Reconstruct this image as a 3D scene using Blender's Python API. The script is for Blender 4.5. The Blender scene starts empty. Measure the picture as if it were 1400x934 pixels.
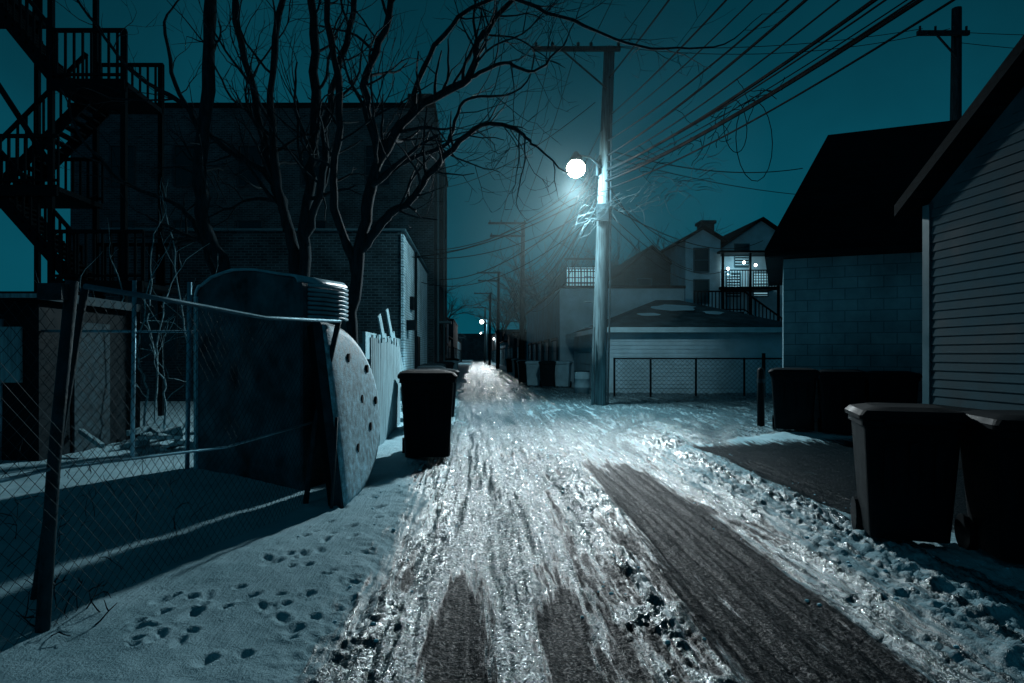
import bpy, math, random
import numpy as np
from mathutils import Vector, Matrix
R=random.Random(7)
scn=bpy.context.scene
scn.view_settings.view_transform='Standard'
scn.view_settings.look='None'
scn.view_settings.exposure=0
COL=scn.collection

# ------------------------------------------------------------ helpers
class MB:
    def __init__(s): s.v=[]; s.f=[]
    def box(s,x0,x1,y0,y1,z0,z1):
        n=len(s.v)
        s.v+=[(x0,y0,z0),(x1,y0,z0),(x1,y1,z0),(x0,y1,z0),(x0,y0,z1),(x1,y0,z1),(x1,y1,z1),(x0,y1,z1)]
        s.f+=[tuple(n+i for i in q) for q in ((3,2,1,0),(4,5,6,7),(0,1,5,4),(1,2,6,5),(2,3,7,6),(3,0,4,7))]
        return s
    def obox(s,c,size,M):
        n=len(s.v); a,b,d=[q/2 for q in size]
        for p in ((-a,-b,-d),(a,-b,-d),(a,b,-d),(-a,b,-d),(-a,-b,d),(a,-b,d),(a,b,d),(-a,b,d)):
            s.v.append(tuple(Vector(c)+M@Vector(p)))
        s.f+=[tuple(n+i for i in q) for q in ((3,2,1,0),(4,5,6,7),(0,1,5,4),(1,2,6,5),(2,3,7,6),(3,0,4,7))]
        return s
    def beam(s,a,b,w,h):
        a=Vector(a);b=Vector(b);d=b-a
        q=d.to_track_quat('X','Z').to_matrix()
        return s.obox((a+b)/2,(d.length,w,h),q)
    def poly(s,pts):
        n=len(s.v); s.v+=[tuple(p) for p in pts]; s.f.append(tuple(range(n,n+len(pts)))); return s
    def tube(s,pts,r,n=6,cap=True):
        m=len(pts)
        if not isinstance(r,(list,tuple)): r=[r]*m
        P=[Vector(p) for p in pts]; base=len(s.v)
        ref=None
        for i in range(m):
            t=(P[min(i+1,m-1)]-P[max(i-1,0)])
            if t.length<1e-6: t=Vector((0,0,1))
            t.normalize()
            if ref is None:
                ref=Vector((0,0,1)) if abs(t.z)<.9 else Vector((1,0,0))
            a=(ref-t*ref.dot(t))
            if a.length<1e-4: a=t.orthogonal()
            a.normalize(); ref=a; b=t.cross(a)
            for k in range(n):
                an=2*math.pi*k/n
                s.v.append(tuple(P[i]+(a*math.cos(an)+b*math.sin(an))*r[i]))
        for i in range(m-1):
            for k in range(n):
                k2=(k+1)%n
                s.f.append((base+i*n+k,base+i*n+k2,base+(i+1)*n+k2,base+(i+1)*n+k))
        if cap:
            s.f.append(tuple(base+k for k in range(n))[::-1]); s.f.append(tuple(base+(m-1)*n+k for k in range(n)))
        return s
    def loft(s,rings,cap=True):
        base=len(s.v); n=len(rings[0])
        for r in rings: s.v+=[tuple(p) for p in r]
        for i in range(len(rings)-1):
            for k in range(n):
                k2=(k+1)%n
                s.f.append((base+i*n+k,base+i*n+k2,base+(i+1)*n+k2,base+(i+1)*n+k))
        if cap:
            s.f.append(tuple(base+k for k in range(n))[::-1]); s.f.append(tuple(base+(len(rings)-1)*n+k for k in range(n)))
        return s
    def sphere(s,c,r,nu=14,nv=8,sz=1):
        rings=[]
        for i in range(nv+1):
            th=math.pi*(i+.02)/(nv+.04)
            rings.append([(c[0]+r*math.sin(th)*math.cos(2*math.pi*k/nu),c[1]+r*math.sin(th)*math.sin(2*math.pi*k/nu),c[2]-sz*r*math.cos(th)) for k in range(nu)])
        return s.loft(rings)
    def xf(s,M):
        s.v=[tuple(M@Vector(p)) for p in s.v]; return s

def rrect(w,d,r,z,cx=0,cy=0,n=4):
    out=[]
    for (sx,sy,a0) in ((1,1,0),(-1,1,90),(-1,-1,180),(1,-1,270)):
        for i in range(n+1):
            a=math.radians(a0+90*i/n)
            out.append((cx+sx*(w/2-r)+r*math.cos(a),cy+sy*(d/2-r)+r*math.sin(a),z))
    return out

def root(name,loc=(0,0,0)):
    e=bpy.data.objects.new(name,None); e.empty_display_size=.3; COL.objects.link(e); return e
def part(parent,name,mb,mat,smooth=False,bevel=0):
    me=bpy.data.meshes.new(name); me.from_pydata(mb.v,[],mb.f); me.update()
    if mat: me.materials.append(mat)
    if smooth: me.polygons.foreach_set('use_smooth',[True]*len(me.polygons))
    o=bpy.data.objects.new(name,me); COL.objects.link(o)
    if parent: o.parent=parent
    if bevel:
        m=o.modifiers.new('b','BEVEL'); m.width=bevel; m.segments=2; m.limit_method='ANGLE'
    return o

def newmat(name):
    m=bpy.data.materials.new(name); m.use_nodes=True
    nt=m.node_tree; b=nt.nodes['Principled BSDF']; return m,nt,b
def N(nt,t,**k):
    n=nt.nodes.new(t)
    for a,b in k.items(): setattr(n,a,b)
    return n
def mix(nt,fac,a,b,blend='MIX'):
    n=nt.nodes.new('ShaderNodeMix'); n.data_type='RGBA'; n.blend_type=blend
    def s(i,v):
        if isinstance(v,bpy.types.NodeSocket): nt.links.new(v,n.inputs[i])
        elif isinstance(v,(int,float)): n.inputs[i].default_value=v if i==0 else (v,v,v,1)
        else: n.inputs[i].default_value=(*v[:3],1)
    s(0,fac); s(6,a); s(7,b); return n.outputs[2]
def math_(nt,op,a,b=None,clamp=False):
    n=nt.nodes.new('ShaderNodeMath'); n.operation=op; n.use_clamp=clamp
    for i,v in enumerate((a,b)):
        if v is None: continue
        if isinstance(v,bpy.types.NodeSocket): nt.links.new(v,n.inputs[i])
        else: n.inputs[i].default_value=v
    return n.outputs[0]
def tc(nt): return nt.nodes.new('ShaderNodeTexCoord').outputs['Object']
def noise(nt,vec,scale,detail=4,rough=.55,stretch=None):
    if stretch:
        mp=nt.nodes.new('ShaderNodeMapping'); mp.inputs['Scale'].default_value=stretch; nt.links.new(vec,mp.inputs[0]); vec=mp.outputs[0]
    n=nt.nodes.new('ShaderNodeTexNoise'); n.inputs['Scale'].default_value=scale; n.inputs['Detail'].default_value=detail; n.inputs['Roughness'].default_value=rough
    nt.links.new(vec,n.inputs['Vector']); return n.outputs['Fac']
def ramp(nt,f,a,b,ca=0.,cb=1.):
    n=nt.nodes.new('ShaderNodeMapRange'); n.inputs[1].default_value=a;n.inputs[2].default_value=b;n.inputs[3].default_value=ca;n.inputs[4].default_value=cb
    nt.links.new(f,n.inputs[0]); return n.outputs[0]
def bump(nt,b,h,strength,dist=.01,prev=None):
    n=nt.nodes.new('ShaderNodeBump'); n.inputs['Distance'].default_value=dist
    if isinstance(strength,bpy.types.NodeSocket): nt.links.new(strength,n.inputs['Strength'])
    else: n.inputs['Strength'].default_value=strength
    nt.links.new(h,n.inputs['Height'])
    if prev: nt.links.new(prev,n.inputs['Normal'])
    nt.links.new(n.outputs[0],b.inputs['Normal']); return n.outputs[0]
def tint(c): return (c[0]*.60,c[1]*.96,c[2]*1.08)

def simple(name,col,rough=.6,metal=0,var=.35,scale=3,bmp=.3,bscale=40,stretch=None,spec=.4):
    col=tint(col)
    m,nt,b=newmat(name); v=tc(nt)
    f=noise(nt,v,scale,3,.6,stretch); f=ramp(nt,f,.3,.7)
    lo=tuple(c*(1-var) for c in col); hi=tuple(min(1,c*(1+var)) for c in col)
    nt.links.new(mix(nt,f,lo,hi),b.inputs['Base Color'])
    nt.links.new(ramp(nt,f,0,1,max(.05,rough-.12),min(1,rough+.12)),b.inputs['Roughness'])
    b.inputs['Metallic'].default_value=metal; b.inputs['Specular IOR Level'].default_value=spec
    b.inputs['Specular Tint'].default_value=(.45,.9,1,1)
    if bmp>0: bump(nt,b,noise(nt,v,bscale,2,.6,stretch),bmp,.01)
    return m
def brickmat(name,c1,c2,mort,bw=.22,rh=.078,ms=.012,off=.5,rough=.85):
    c1,c2,mort=tint(c1),tint(c2),tint(mort)
    m,nt,b=newmat(name); v=tc(nt)
    sx=nt.nodes.new('ShaderNodeSeparateXYZ'); nt.links.new(v,sx.inputs[0])
    s=math_(nt,'ADD',sx.outputs[0],sx.outputs[1])
    cx=nt.nodes.new('ShaderNodeCombineXYZ'); nt.links.new(s,cx.inputs[0]); nt.links.new(sx.outputs[2],cx.inputs[1])
    br=nt.nodes.new('ShaderNodeTexBrick'); br.offset=off
    for k,val in (('Scale',1),('Mortar Size',ms),('Brick Width',bw),('Row Height',rh),('Mortar Smooth',.3)): br.inputs[k].default_value=val
    br.inputs['Color1'].default_value=(*c1,1);br.inputs['Color2'].default_value=(*c2,1);br.inputs['Mortar'].default_value=(*mort,1)
    nt.links.new(cx.outputs[0],br.inputs['Vector'])
    st=ramp(nt,noise(nt,v,1.1,5,.65),.3,.7,.5,1.2)
    nt.links.new(mix(nt,1.0,br.outputs['Color'],st,'MULTIPLY'),b.inputs['Base Color'])
    b.inputs['Roughness'].default_value=rough; b.inputs['Specular IOR Level'].default_value=.1; b.inputs['Specular Tint'].default_value=(.45,.9,1,1)
    p=bump(nt,b,br.outputs['Fac'],-.8,.01); bump(nt,b,noise(nt,v,60,2),.4,.006,p)
    return m
def emis(name,col,st):
    m,nt,b=newmat(name); b.inputs['Base Color'].default_value=(*col,1); b.inputs['Emission Color'].default_value=(*col,1); b.inputs['Emission Strength'].default_value=st; return m

M_brick=brickmat('dark_brick',(.042,.064,.072),(.016,.029,.035),(.08,.11,.12))
M_brick2=brickmat('painted_brick',(.74,.80,.82),(.58,.68,.70),(.28,.36,.39))
M_block=brickmat('cinder_block',(.36,.42,.44),(.29,.35,.37),(.17,.22,.235),.41,.205,.010)
M_siding=simple('white_siding',(.52,.58,.61),.6,0,.2,1.2,0,60,spec=.2)
M_siding_dk=simple('grey_siding',(.042,.066,.076),.75,0,.35,1.5,0,60,spec=.08)
M_stucco=simple('stucco',(.42,.50,.53),.85,0,.25,1.0,.3,70,spec=.2)
M_trim=simple('trim_paint',(.5,.58,.6),.5,0,.15,2,0,40)
M_trimdk=simple('dark_trim',(.08,.13,.145),.5,0,.15,2,0,40,spec=.2)
M_shingle=brickmat('roof_shingle',(.008,.013,.016),(.005,.008,.010),(.003,.005,.006),.3,.09,.01)
M_pole=simple('pole_wood',(.12,.145,.15),.9,0,.6,6,.9,18,(4,4,.25),.08)
M_wood=simple('weathered_board',(.28,.33,.34),.8,0,.45,5,.6,20,(5,5,.4),.15)
M_darkmetal=simple('dark_iron',(.006,.010,.012),.6,0,.3,4,0,50,spec=.06)
M_galv=simple('galvanised_steel',(.26,.34,.38),.45,.6,.3,8,.15,60)
M_rust=simple('weathered_steel',(.028,.042,.048),.7,.1,.5,8,.3,60,spec=.12)
M_wire=simple('cable_rubber',(.006,.010,.012),.9,0,.2,3,0,40,spec=.04)
M_bark=simple('bark',(.022,.030,.034),.9,0,.5,7,1.0,22,(3,3,.6),.08)
M_twig=simple('twig_bark',(.06,.08,.085),.8,0,.3,7,0,30,spec=.15)
M_bin=simple('bin_plastic_black',(.004,.008,.010),.6,0,.3,3,.15,90,spec=.07)
M_binl=simple('bin_plastic_grey',(.22,.30,.33),.5,0,.2,3,.1,90,spec=.2)
M_glass=simple('window_glass',(.003,.007,.009),.12,0,.2,2,0,10,spec=.5)
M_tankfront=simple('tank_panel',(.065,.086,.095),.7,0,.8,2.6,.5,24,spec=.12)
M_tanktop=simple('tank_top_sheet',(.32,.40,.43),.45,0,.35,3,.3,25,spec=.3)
M_snow2=simple('roof_snow',(.55,.66,.70),.7,0,.1,3,.6,14,spec=.2)
M_lit=emis('lit_window',(.40,.78,.92),.4)

# ------------------------------------------------------------ noise
def hash2(ix,iy,seed):
    h=(ix.astype(np.int64)*374761393+iy.astype(np.int64)*668265263+seed*1274126177)&0xffffffff
    h=((h^(h>>13))*1274126177)&0xffffffff
    h=(h^(h>>16))&0xffffffff
    return h/4294967295.0
def vn(x,y,seed=0):
    ix=np.floor(x);iy=np.floor(y);fx=x-ix;fy=y-iy
    fx=fx*fx*fx*(fx*(fx*6-15)+10);fy=fy*fy*fy*(fy*(fy*6-15)+10)
    a=hash2(ix,iy,seed);b=hash2(ix+1,iy,seed);c=hash2(ix,iy+1,seed);d=hash2(ix+1,iy+1,seed)
    return (a*(1-fx)+b*fx)*(1-fy)+(c*(1-fx)+d*fx)*fy
def fbm(x,y,o=4,seed=0,g=.5):
    s=0;a=1;t=0
    for i in range(o):
        s=s+a*vn(x,y,seed+i*17);t+=a;a*=g
        x,y=x*1.9+y*.35+13.7,y*1.9-x*.35+7.1
    return s/t
def sfbm(x,y,o=4,seed=0,g=.5):
    s=0;a=1;t=0
    for i in range(o):
        s=s+a*vn(x,y,seed+i*17);t+=a;a*=g
        x,y=x*2.03+13.7,y*2.03+7.1
    return s/t
def ss(a,b,x):
    t=np.clip((x-a)/(b-a),0,1);return t*t*(3-2*t)
def gau(x,c,w): return np.exp(-((x-c)/w)**2)

# ------------------------------------------------------------ ground
xs=[-300,-120,-60,-35,-22,-15,-11]
x=-8.
while x<-2.6: xs.append(x); x+=.08
while x<3.8: xs.append(x); x+=.017
while x<10: xs.append(x); x+=.08
while x<300: xs.append(x); x=x*1.25
xs.append(300)
ys=[-80,-30,-10,-3,0,1,1.6]
y=2.2
while y<420: ys.append(y); y+=max(.016,.005*y)
ys.append(420)
X,Y=np.meshgrid(np.array(xs,float),np.array(ys,float))
wob=(fbm(X*0+3.3,Y*.5,3,5)-.5)*.3+(fbm(X*.8,Y*.35,3,9)-.5)*.45
Xw=X+wob
right_turn=ss(9,17,Y)*(1-ss(25,31,Y))
inL=ss(-1.0,-.4,Xw); inR=1-ss(2.3+right_turn*9,2.75+right_turn*9,Xw)
driven=inL*inR
streak=sfbm(X*8,Y*.5,4,21)
streak2=sfbm(X*22,Y*1.2,3,22)
churn=fbm(X*13,Y*11,4,31,.65)
grain=fbm(X*30,Y*26,3,33,.6)
lump=np.abs(fbm(X*9,Y*8,4,41,.6)-.5)*2
fine=fbm(X*38,Y*30,2,51,.6)
patch=fbm(X*1.6,Y*.9,3,55)
rr=np.sqrt((X-9.5)**2+(Y-10.2)**2)
arc1=gau(rr,7.35+(wob*.4),.22)*ss(9.5,11,Y)*(1-ss(8,10,X))
arc2=gau(rr,5.6+(wob*.4),.22)*ss(9.5,11,Y)*(1-ss(8,10,X))
rutR=gau(Xw,1.72,.52)*(1-ss(8,12,Y))
rutR2=gau(Xw,2.15,.25)*(1-ss(13,16,Y))
rutA=gau(Xw,-.02,.18); rutB=gau(Xw,.55,.18); rutC=gau(Xw,1.15,.16)*ss(6,9,Y)
asph=np.clip(rutR*2.1*(.35+1.0*streak)-.38,0,1)*(1-ss(7.0,11.5,Y))
asph=np.maximum(asph,np.clip((1.1*rutA+.9*rutB)*1.7*(1-ss(3.4,5.4,Y))*(.2+1.2*streak)-.22,0,1))
asph=np.maximum(asph,.7*np.clip((rutA+rutB)*(streak-.25)*1.6,0,1)*(1-ss(8,14,Y)))
pad=ss(3.05,3.5,Xw)*(1-ss(9.8,11.4,Y-.25*(X-3)))*ss(5.0,6.4,Y-.1*X+fbm(X,Y,3,77)*.8)  # dark asphalt driveway, also painting shade onto the right verge
padn=ss(4.2,5,X)*(1-ss(10,12,Y))
asph=np.maximum(asph,pad*(.65+.6*fbm(X*2,Y*2,4,66)))
asph=np.maximum(asph,padn*.9)
asph=np.maximum(asph,.62*ss(4.5,6,X)*ss(12,13,Y)*(1-ss(21,23,Y))*fbm(X*1.5,Y*1.5,4,67))
asph=np.maximum(asph,.55*ss(.45,.62,patch)*driven*(1-ss(8,12,Y))*ss(.4,.55,streak))
asph=np.clip(asph,0,1)
ice=np.clip(driven*(.72+.4*(rutA+rutB+rutC)+.5*gau(Xw,.3,.5))*(.5+.95*streak),0,1)
ice=np.maximum(ice,np.clip((arc1+arc2)*.9,0,1)); ice=np.maximum(ice,rutR*.9)
ice=np.maximum(ice,.75*gau(Xw,2.9,.6)*(1-ss(9,12,Y))*streak*1.4)
ice=np.clip(ice,0,1)
h=.05+.05*(fbm(X*.5,Y*.4,3,61)-.5)*(1-ss(15,35,Y))
h+=(1-inL)*(.06+.05*(fbm(X*1.3,Y*1.3,4,71)-.5)+.014*(fbm(X*9,Y*9,3,72)-.5))
edge=gau(Xw,-.65,.32)*(1-ss(40,80,Y))
h+=edge*(.022*lump+.030*(churn-.45)+.018*(grain-.5))
berm=gau(Xw,2.85,.42)*(1-ss(10.5,12.5,Y))
h+=berm*(.03+.07*lump*(.4+churn)+.045*(churn-.5)+.018*(grain-.5)+.05*(fbm(X*3,Y*3,2,93)-.5))+(ss(2.6,3.2,Xw)*(1-pad))*(.04*(churn-.3)+.015*(grain-.5)+.04*(fbm(X*3.5,Y*3.5,2,94)-.5))
mid=gau(Xw,1.02,.24)*(1-ss(9,13,Y))
h+=mid*(.04+.05*lump*(.3+churn)+.022*(grain-.5))
dr_far=1-.55*ss(25,60,Y)
h+=driven*dr_far*(.028*(churn-.5)*(1-.75*asph)+.013*(grain-.5)+.085*(streak-.5)+.034*(streak2-.5)+.010*(fine-.5))
h-=driven*(.04*(rutA+rutB+.7*rutC)+.045*(rutR+rutR2)+.05*(arc1+arc2))
h+=right_turn*ss(2.2,3,X)*(1-arc1-arc2)*.06*(churn-.35)
h+=(1-driven)*(.014*(fine-.5))*ss(2,3,X)*(1-.8*pad)
h=h*(1-.72*asph)-.02*asph+asph*(.008*(fine-.5)+.012*(streak2-.5))
for i in range(70):
    if i<50: fx=R.uniform(-1.75,-.7); fy=R.uniform(3.0,4.7)
    else: fx=R.uniform(-1.3,-.5); fy=R.uniform(4.7,6.6)
    an=R.uniform(-.6,.6); L=R.uniform(.06,.085) if R.random()<.3 else R.uniform(.02,.038); W=R.uniform(.022,.034)
    dx=X-fx;dy=Y-fy;u=dx*math.cos(an)+dy*math.sin(an);w=-dx*math.sin(an)+dy*math.cos(an)
    q=(u/W)**2+(w/L)**2+ (fbm(X*20,Y*20,2,91)-.5)*1.2
    q=np.clip(q,0,None)
    h+= -.020*np.exp(-q**2*.6)+.006*np.exp(-((np.sqrt(q)-1.5)/.4)**2)
h=h*(1-ss(120,200,np.abs(X)+Y*.5))
H=h; XS=np.array(xs); YS=np.array(ys)
def gz(px,py): return float(H[int(np.argmin(np.abs(YS-py))),int(np.argmin(np.abs(XS-px)))])
ny,nx=X.shape
V=np.stack([X,Y,h],-1).reshape(-1,3)
I=np.arange(ny*nx).reshape(ny,nx)
F=np.stack([I[:-1,:-1],I[:-1,1:],I[1:,1:],I[1:,:-1]],-1).reshape(-1,4)
me=bpy.data.meshes.new('snowy_alley_ground')
me.vertices.add(len(V)); me.vertices.foreach_set('co',V.ravel().astype(np.float32))
me.loops.add(F.size); me.loops.foreach_set('vertex_index',F.ravel().astype(np.int32))
me.polygons.add(len(F)); me.polygons.foreach_set('loop_start',(np.arange(len(F))*4).astype(np.int32)); me.polygons.foreach_set('loop_total',np.full(len(F),4,np.int32))
me.update(calc_edges=True); me.polygons.foreach_set('use_smooth',[True]*len(F))
ca=me.color_attributes.new('surf','FLOAT_COLOR','POINT')
C=np.stack([asph,ice,np.clip(churn,0,1),np.ones_like(asph)],-1).reshape(-1)
ca.data.foreach_set('color',C.astype(np.float32))
gm,nt,b=newmat('snow_ice_asphalt'); v=tc(nt)
at=nt.nodes.new('ShaderNodeAttribute'); at.attribute_name='surf'
sp=nt.nodes.new('ShaderNodeSeparateColor'); nt.links.new(at.outputs['Color'],sp.inputs[0])
n1=noise(nt,v,12,4,.7); n2=noise(nt,v,65,3,.7); n3=noise(nt,v,2.2,3,.6); n4=noise(nt,v,9,4,.7,(3,.22,1))
A=math_(nt,'ADD',sp.outputs[0],math_(nt,'MULTIPLY',math_(nt,'SUBTRACT',n4,.5),1.6)); A=ramp(nt,A,.3,.55)
Ic=math_(nt,'ADD',sp.outputs[1],math_(nt,'MULTIPLY',math_(nt,'SUBTRACT',n4,.5),1.5)); Ic=ramp(nt,Ic,.25,.65)
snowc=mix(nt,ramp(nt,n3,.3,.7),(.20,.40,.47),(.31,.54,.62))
icec=mix(nt,ramp(nt,n2,.35,.65),(.006,.022,.029),(.07,.15,.18))
c=mix(nt,Ic,snowc,icec)
aspc=mix(nt,ramp(nt,n2,.35,.65),(.0015,.005,.007),(.005,.017,.023))
c=mix(nt,A,c,aspc); nt.links.new(c,b.inputs['Base Color'])
ir=mix(nt,ramp(nt,n2,.4,.6),.09,.30)
r1=mix(nt,Ic,.8,ir); r2=mix(nt,A,r1,.36); nt.links.new(r2,b.inputs['Roughness'])
s1=mix(nt,Ic,.12,.62); s2=mix(nt,A,s1,ramp(nt,n2,.5,.68,.008,.16)); nt.links.new(s2,b.inputs['Specular IOR Level'])
b.inputs['Specular Tint'].default_value=(.62,.95,1,1)
p=bump(nt,b,n1,.4,.025); p=bump(nt,b,n4,.55,.022,p); p=bump(nt,b,n2,.8,.011,p); bump(nt,b,noise(nt,v,200,1,.7),.75,.004,p)
me.materials.append(gm)
COL.objects.link(bpy.data.objects.new('snowy_alley_ground',me))

mb=MB()
for i in range(320):
    z=R.random()
    if z<.45: cx=R.gauss(2.95,.4); cy=R.uniform(3,11)
    elif z<.6: cx=R.gauss(.98,.2); cy=R.uniform(3,10)
    elif z<.8: cx=R.gauss(-.6,.25); cy=R.uniform(3.2,14)
    else: cx=R.uniform(3,9); cy=R.uniform(13,19)
    r=R.uniform(.006,.016)*(1 if R.random()<.93 else 1.8)
    ph=R.uniform(0,6)
    rings=[]
    for a in range(1,5):
        th=math.pi*a/5
        rings.append([(cx+r*math.sin(th)*math.cos(k*1.047+ph)*R.uniform(.7,1.3),cy+r*math.sin(th)*math.sin(k*1.047+ph)*R.uniform(.7,1.3),gz(cx,cy)+r*.1-r*.7*math.cos(th)) for k in range(6)])
    mb.loft(rings)
part(None,'snow_clods',mb,M_snow2,True)

# ------------------------------------------------------------ street lamp pole
LCOL=(.86,.96,1)
POLE=root('utility_pole')
PX,PY=3.39,18.8
mb=MB(); mb.tube([(PX,PY,-.1),(PX+.02,PY,1.5),(PX+.12,PY,5),(PX+.3,PY,9.9)],[.215,.20,.18,.15],16); part(POLE,'pole_shaft',mb,M_pole,True)
mb=MB(); mb.beam((1.55,PY-.2,9.78),(3.95,PY-.2,9.78),.1,.12); mb.beam((2.35,PY-.27,9.72),(3.6,PY-.17,8.7),.03,.05)
part(POLE,'crossarm',mb,M_bark,bevel=.01)
mb=MB()
for q in (1.65,2.1,2.8,3.15,3.9): mb.tube([(q,PY-.2,9.84),(q,PY-.2,9.93),(q,PY-.2,9.97)],[.035,.05,.02],8)
part(POLE,'insulators',mb,M_rust,True)
mb=MB(); mb.box(3.22,3.24,PY-.26,PY-.2,0,2.2); mb.box(3.3,3.62,PY-.26,PY-.17,5.1,5.55); mb.tube([(3.62,PY-.12,0),(3.68,PY-.12,3),(3.72,PY-.12,8)],.025,6)
for z in (2.2,2.9,3.6,4.3): mb.tube([(3.2,PY,z),(3.0,PY,z)],.012,5)
part(POLE,'conduit_and_steps',mb,M_rust)
LX,LY,LZ=2.68,18.2,6.4
LAMP=root('street_lamp')
mb=MB(); mb.tube([(3.48,PY-.1,6.55),(3.1,PY-.35,6.78),(LX,LY,6.78)],.03,8); mb.box(3.3,3.36,PY-.2,PY-.05,6.35,6.75)
part(LAMP,'lamp_arm',mb,M_rust,True)
mb=MB(); mb.tube([(LX,LY,6.85),(LX,LY,6.75),(LX,LY,6.68),(LX,LY,6.62)],[.06,.11,.17,.2],16); part(LAMP,'lamp_housing',mb,M_rust,True)
mb=MB(); mb.sphere((LX,LY,6.41),.25,20,12,.95); part(LAMP,'lamp_globe',mb,emis('lamp_glow',(1,.90,.72),30),True)
def plight(parent,name,loc,e,col,rad,spot=None):
    l=bpy.data.lights.new(name,'SPOT' if spot else 'POINT'); l.energy=e; l.color=col; l.shadow_soft_size=rad
    o=bpy.data.objects.new(name,l); o.location=loc; COL.objects.link(o); o.parent=parent
    if spot:
        l.spot_size=math.radians(spot[1]); l.spot_blend=1
        o.rotation_euler=(Vector(spot[0])-Vector(loc)).to_track_quat('-Z','Y').to_euler()
    return o
# omnidirectional spill, a downward reflector pool, and the flood thrown along the alley
plight(LAMP,'lamp_bulb',(LX,LY-.05,6.0),620,LCOL,.14)
plight(LAMP,'lamp_reflector',(LX,LY-.05,5.98),4200,LCOL,.16,((LX-1.3,LY-2.6,0),120))
plight(LAMP,'lamp_flood',(LX,LY-.12,6.02),3700,LCOL,.24,((-1.0,4.8,0),84))
hm=bpy.data.materials.new('lamp_haze'); hm.use_nodes=True; nt=hm.node_tree; nt.nodes.clear()
out=N(nt,'ShaderNodeOutputMaterial'); vs=N(nt,'ShaderNodeVolumeScatter'); vs.inputs['Color'].default_value=(.6,.9,.95,1); vs.inputs['Anisotropy'].default_value=.1; vs.inputs['Density'].default_value=.0046
nt.links.new(vs.outputs[0],out.inputs['Volume'])
mb=MB(); mb.sphere((0,0,0),4.8,28,18); hz=part(LAMP,'haze',mb,hm); hz.location=(LX,LY,6.4)

def far_pole(name,x,y,top,arms,lamp=None,r=.16):
    rt=root(name)
    mb=MB(); mb.tube([(x,y,-.1),(x+.05,y,top*.5),(x+.1,y,top)],[r*1.2,r,r*.8],10); part(rt,'pole_shaft',mb,M_bark,True)
    mb=MB()
    for (a,b_,z) in arms:
        mb.beam((x+a,y-.15,z),(x+b_,y-.15,z),.1,.13)
        mb.beam((x+a*.55,y-.15,z),(x+.05,y-.1,z-.7),.04,.05)
        for t in (0.05,.35,.7,.95):
            q=x+a+(b_-a)*t; mb.tube([(q,y-.15,z+.05),(q,y-.15,z+.2)],.035,6)
    part(rt,'crossarms',mb,M_bark)
    return rt
far_pole('utility_pole.001',2.9,43,9.8,[(-2.1,.3,9.7),(-2.0,.2,8.9)])
far_pole('utility_pole.002',2.25,69,9.8,[(-2.1,.3,9.7),(-2,.2,8.9)])
far_pole('utility_pole.003',1.9,92,9.8,[(-2.1,.3,9.7)])
far_pole('utility_pole.004',1.6,120,9.8,[(-2.1,.3,9.7)])
far_pole('utility_pole.005',14.0,20,11.6,[(-1.15,.35,10.8)],r=.16)
for i,(x,y,z,e) in enumerate(((.95,103,6.4,1100),(1.2,150,6.2,800),(-3.4,128,4.0,200),(3.2,118,4.2,150))):
    rt=root('street_lamp')
    mb=MB(); mb.tube([(x+.8,y,-.1),(x+.8,y,z+.4)],.09,8); mb.tube([(x+.8,y,z+.3),(x,y,z+.35)],.03,6); part(rt,'lamp_post',mb,M_rust)
    mb=MB(); mb.sphere((x,y,z),.30 if i==0 else .16,10,6); part(rt,'lamp_globe',mb,emis('far_glow',(1,.96,.88),22 if i==0 else 8))
    plight(rt,'lamp_bulb',(x,y-.4,z-.4),e,LCOL,.1)

# ------------------------------------------------------------ wires
def wire(mb,a,b,sag,r=.014,n=22):
    a=Vector(a);b=Vector(b);pts=[]
    for i in range(n+1):
        t=i/n; p=a.lerp(b,t); p.z-=sag*4*t*(1-t); pts.append(p)
    mb.tube(pts,r,5,False)
mb=MB()
for (x,z,ex,ez,s,r) in ((1.65,9.95,1.6,9.9,.5,.010),(2.1,9.95,2.0,9.9,.55,.010),(2.8,9.95,2.6,9.9,.5,.010),(3.45,7.6,2.9,7.6,.6,.015),(3.4,6.9,2.9,6.8,.8,.018),(3.4,6.3,2.9,6.2,.9,.018),(3.4,5.8,2.9,5.9,.9,.024)):
    wire(mb,(x,18.7,z),(ex-.0,43,ez),s,r); wire(mb,(ex,43,ez),(ex-.6,69,ez),s,r); wire(mb,(ex-.6,69,ez),(ex-1.1,92,ez),s,r)
for (a,b_,s,r) in (((3.6,18.7,6.5),(6.6,-8,6.9),1.0,.030),((3.55,18.7,6.2),(6.9,-8,6.6),1.0,.028),((3.6,18.7,6.55),(6.7,-8,6.85),1.08,.014),((3.6,18.7,6.9),(6.0,-8,7.6),1.0,.024),((3.6,18.7,7.3),(6.3,-8,8.0),1.1,.018),
                   ((3.6,18.7,6.7),(6.1,-8,7.3),1.1,.014),((3.6,18.7,6.0),(7.2,-8,6.9),1.15,.016),((3.65,18.6,9.0),(4.9,-8,8.9),.7,.020),((3.9,18.6,9.95),(5.6,-8,10.3),.7,.010),((3.7,18.6,8.0),(5.5,-8,8.3),.9,.018),
                   ((3.15,18.6,9.95),(3.6,-8,10.2),.7,.010),((3.7,18.6,7.7),(5.4,-8,8.0),1.1,.012),((3.6,18.7,6.3),(6.75,-8,6.75),1.1,.013),((3.6,18.7,6.4),(7.6,-8,7.3),1.1,.010)):
    wire(mb,a,b_,s,r,34)
wire(mb,(3.6,18.8,7.1),(11.5,24,8.0),.35,.016); wire(mb,(3.7,18.8,9.95),(13.1,20,11.0),.25,.01); wire(mb,(3.7,18.8,9.95),(13.9,20,11.0),.45,.01); wire(mb,(14.1,20,10.9),(30,19,11.5),.5,.01);wire(mb,(14.1,20,10.6),(30,19,10.6),.6,.01)
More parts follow.
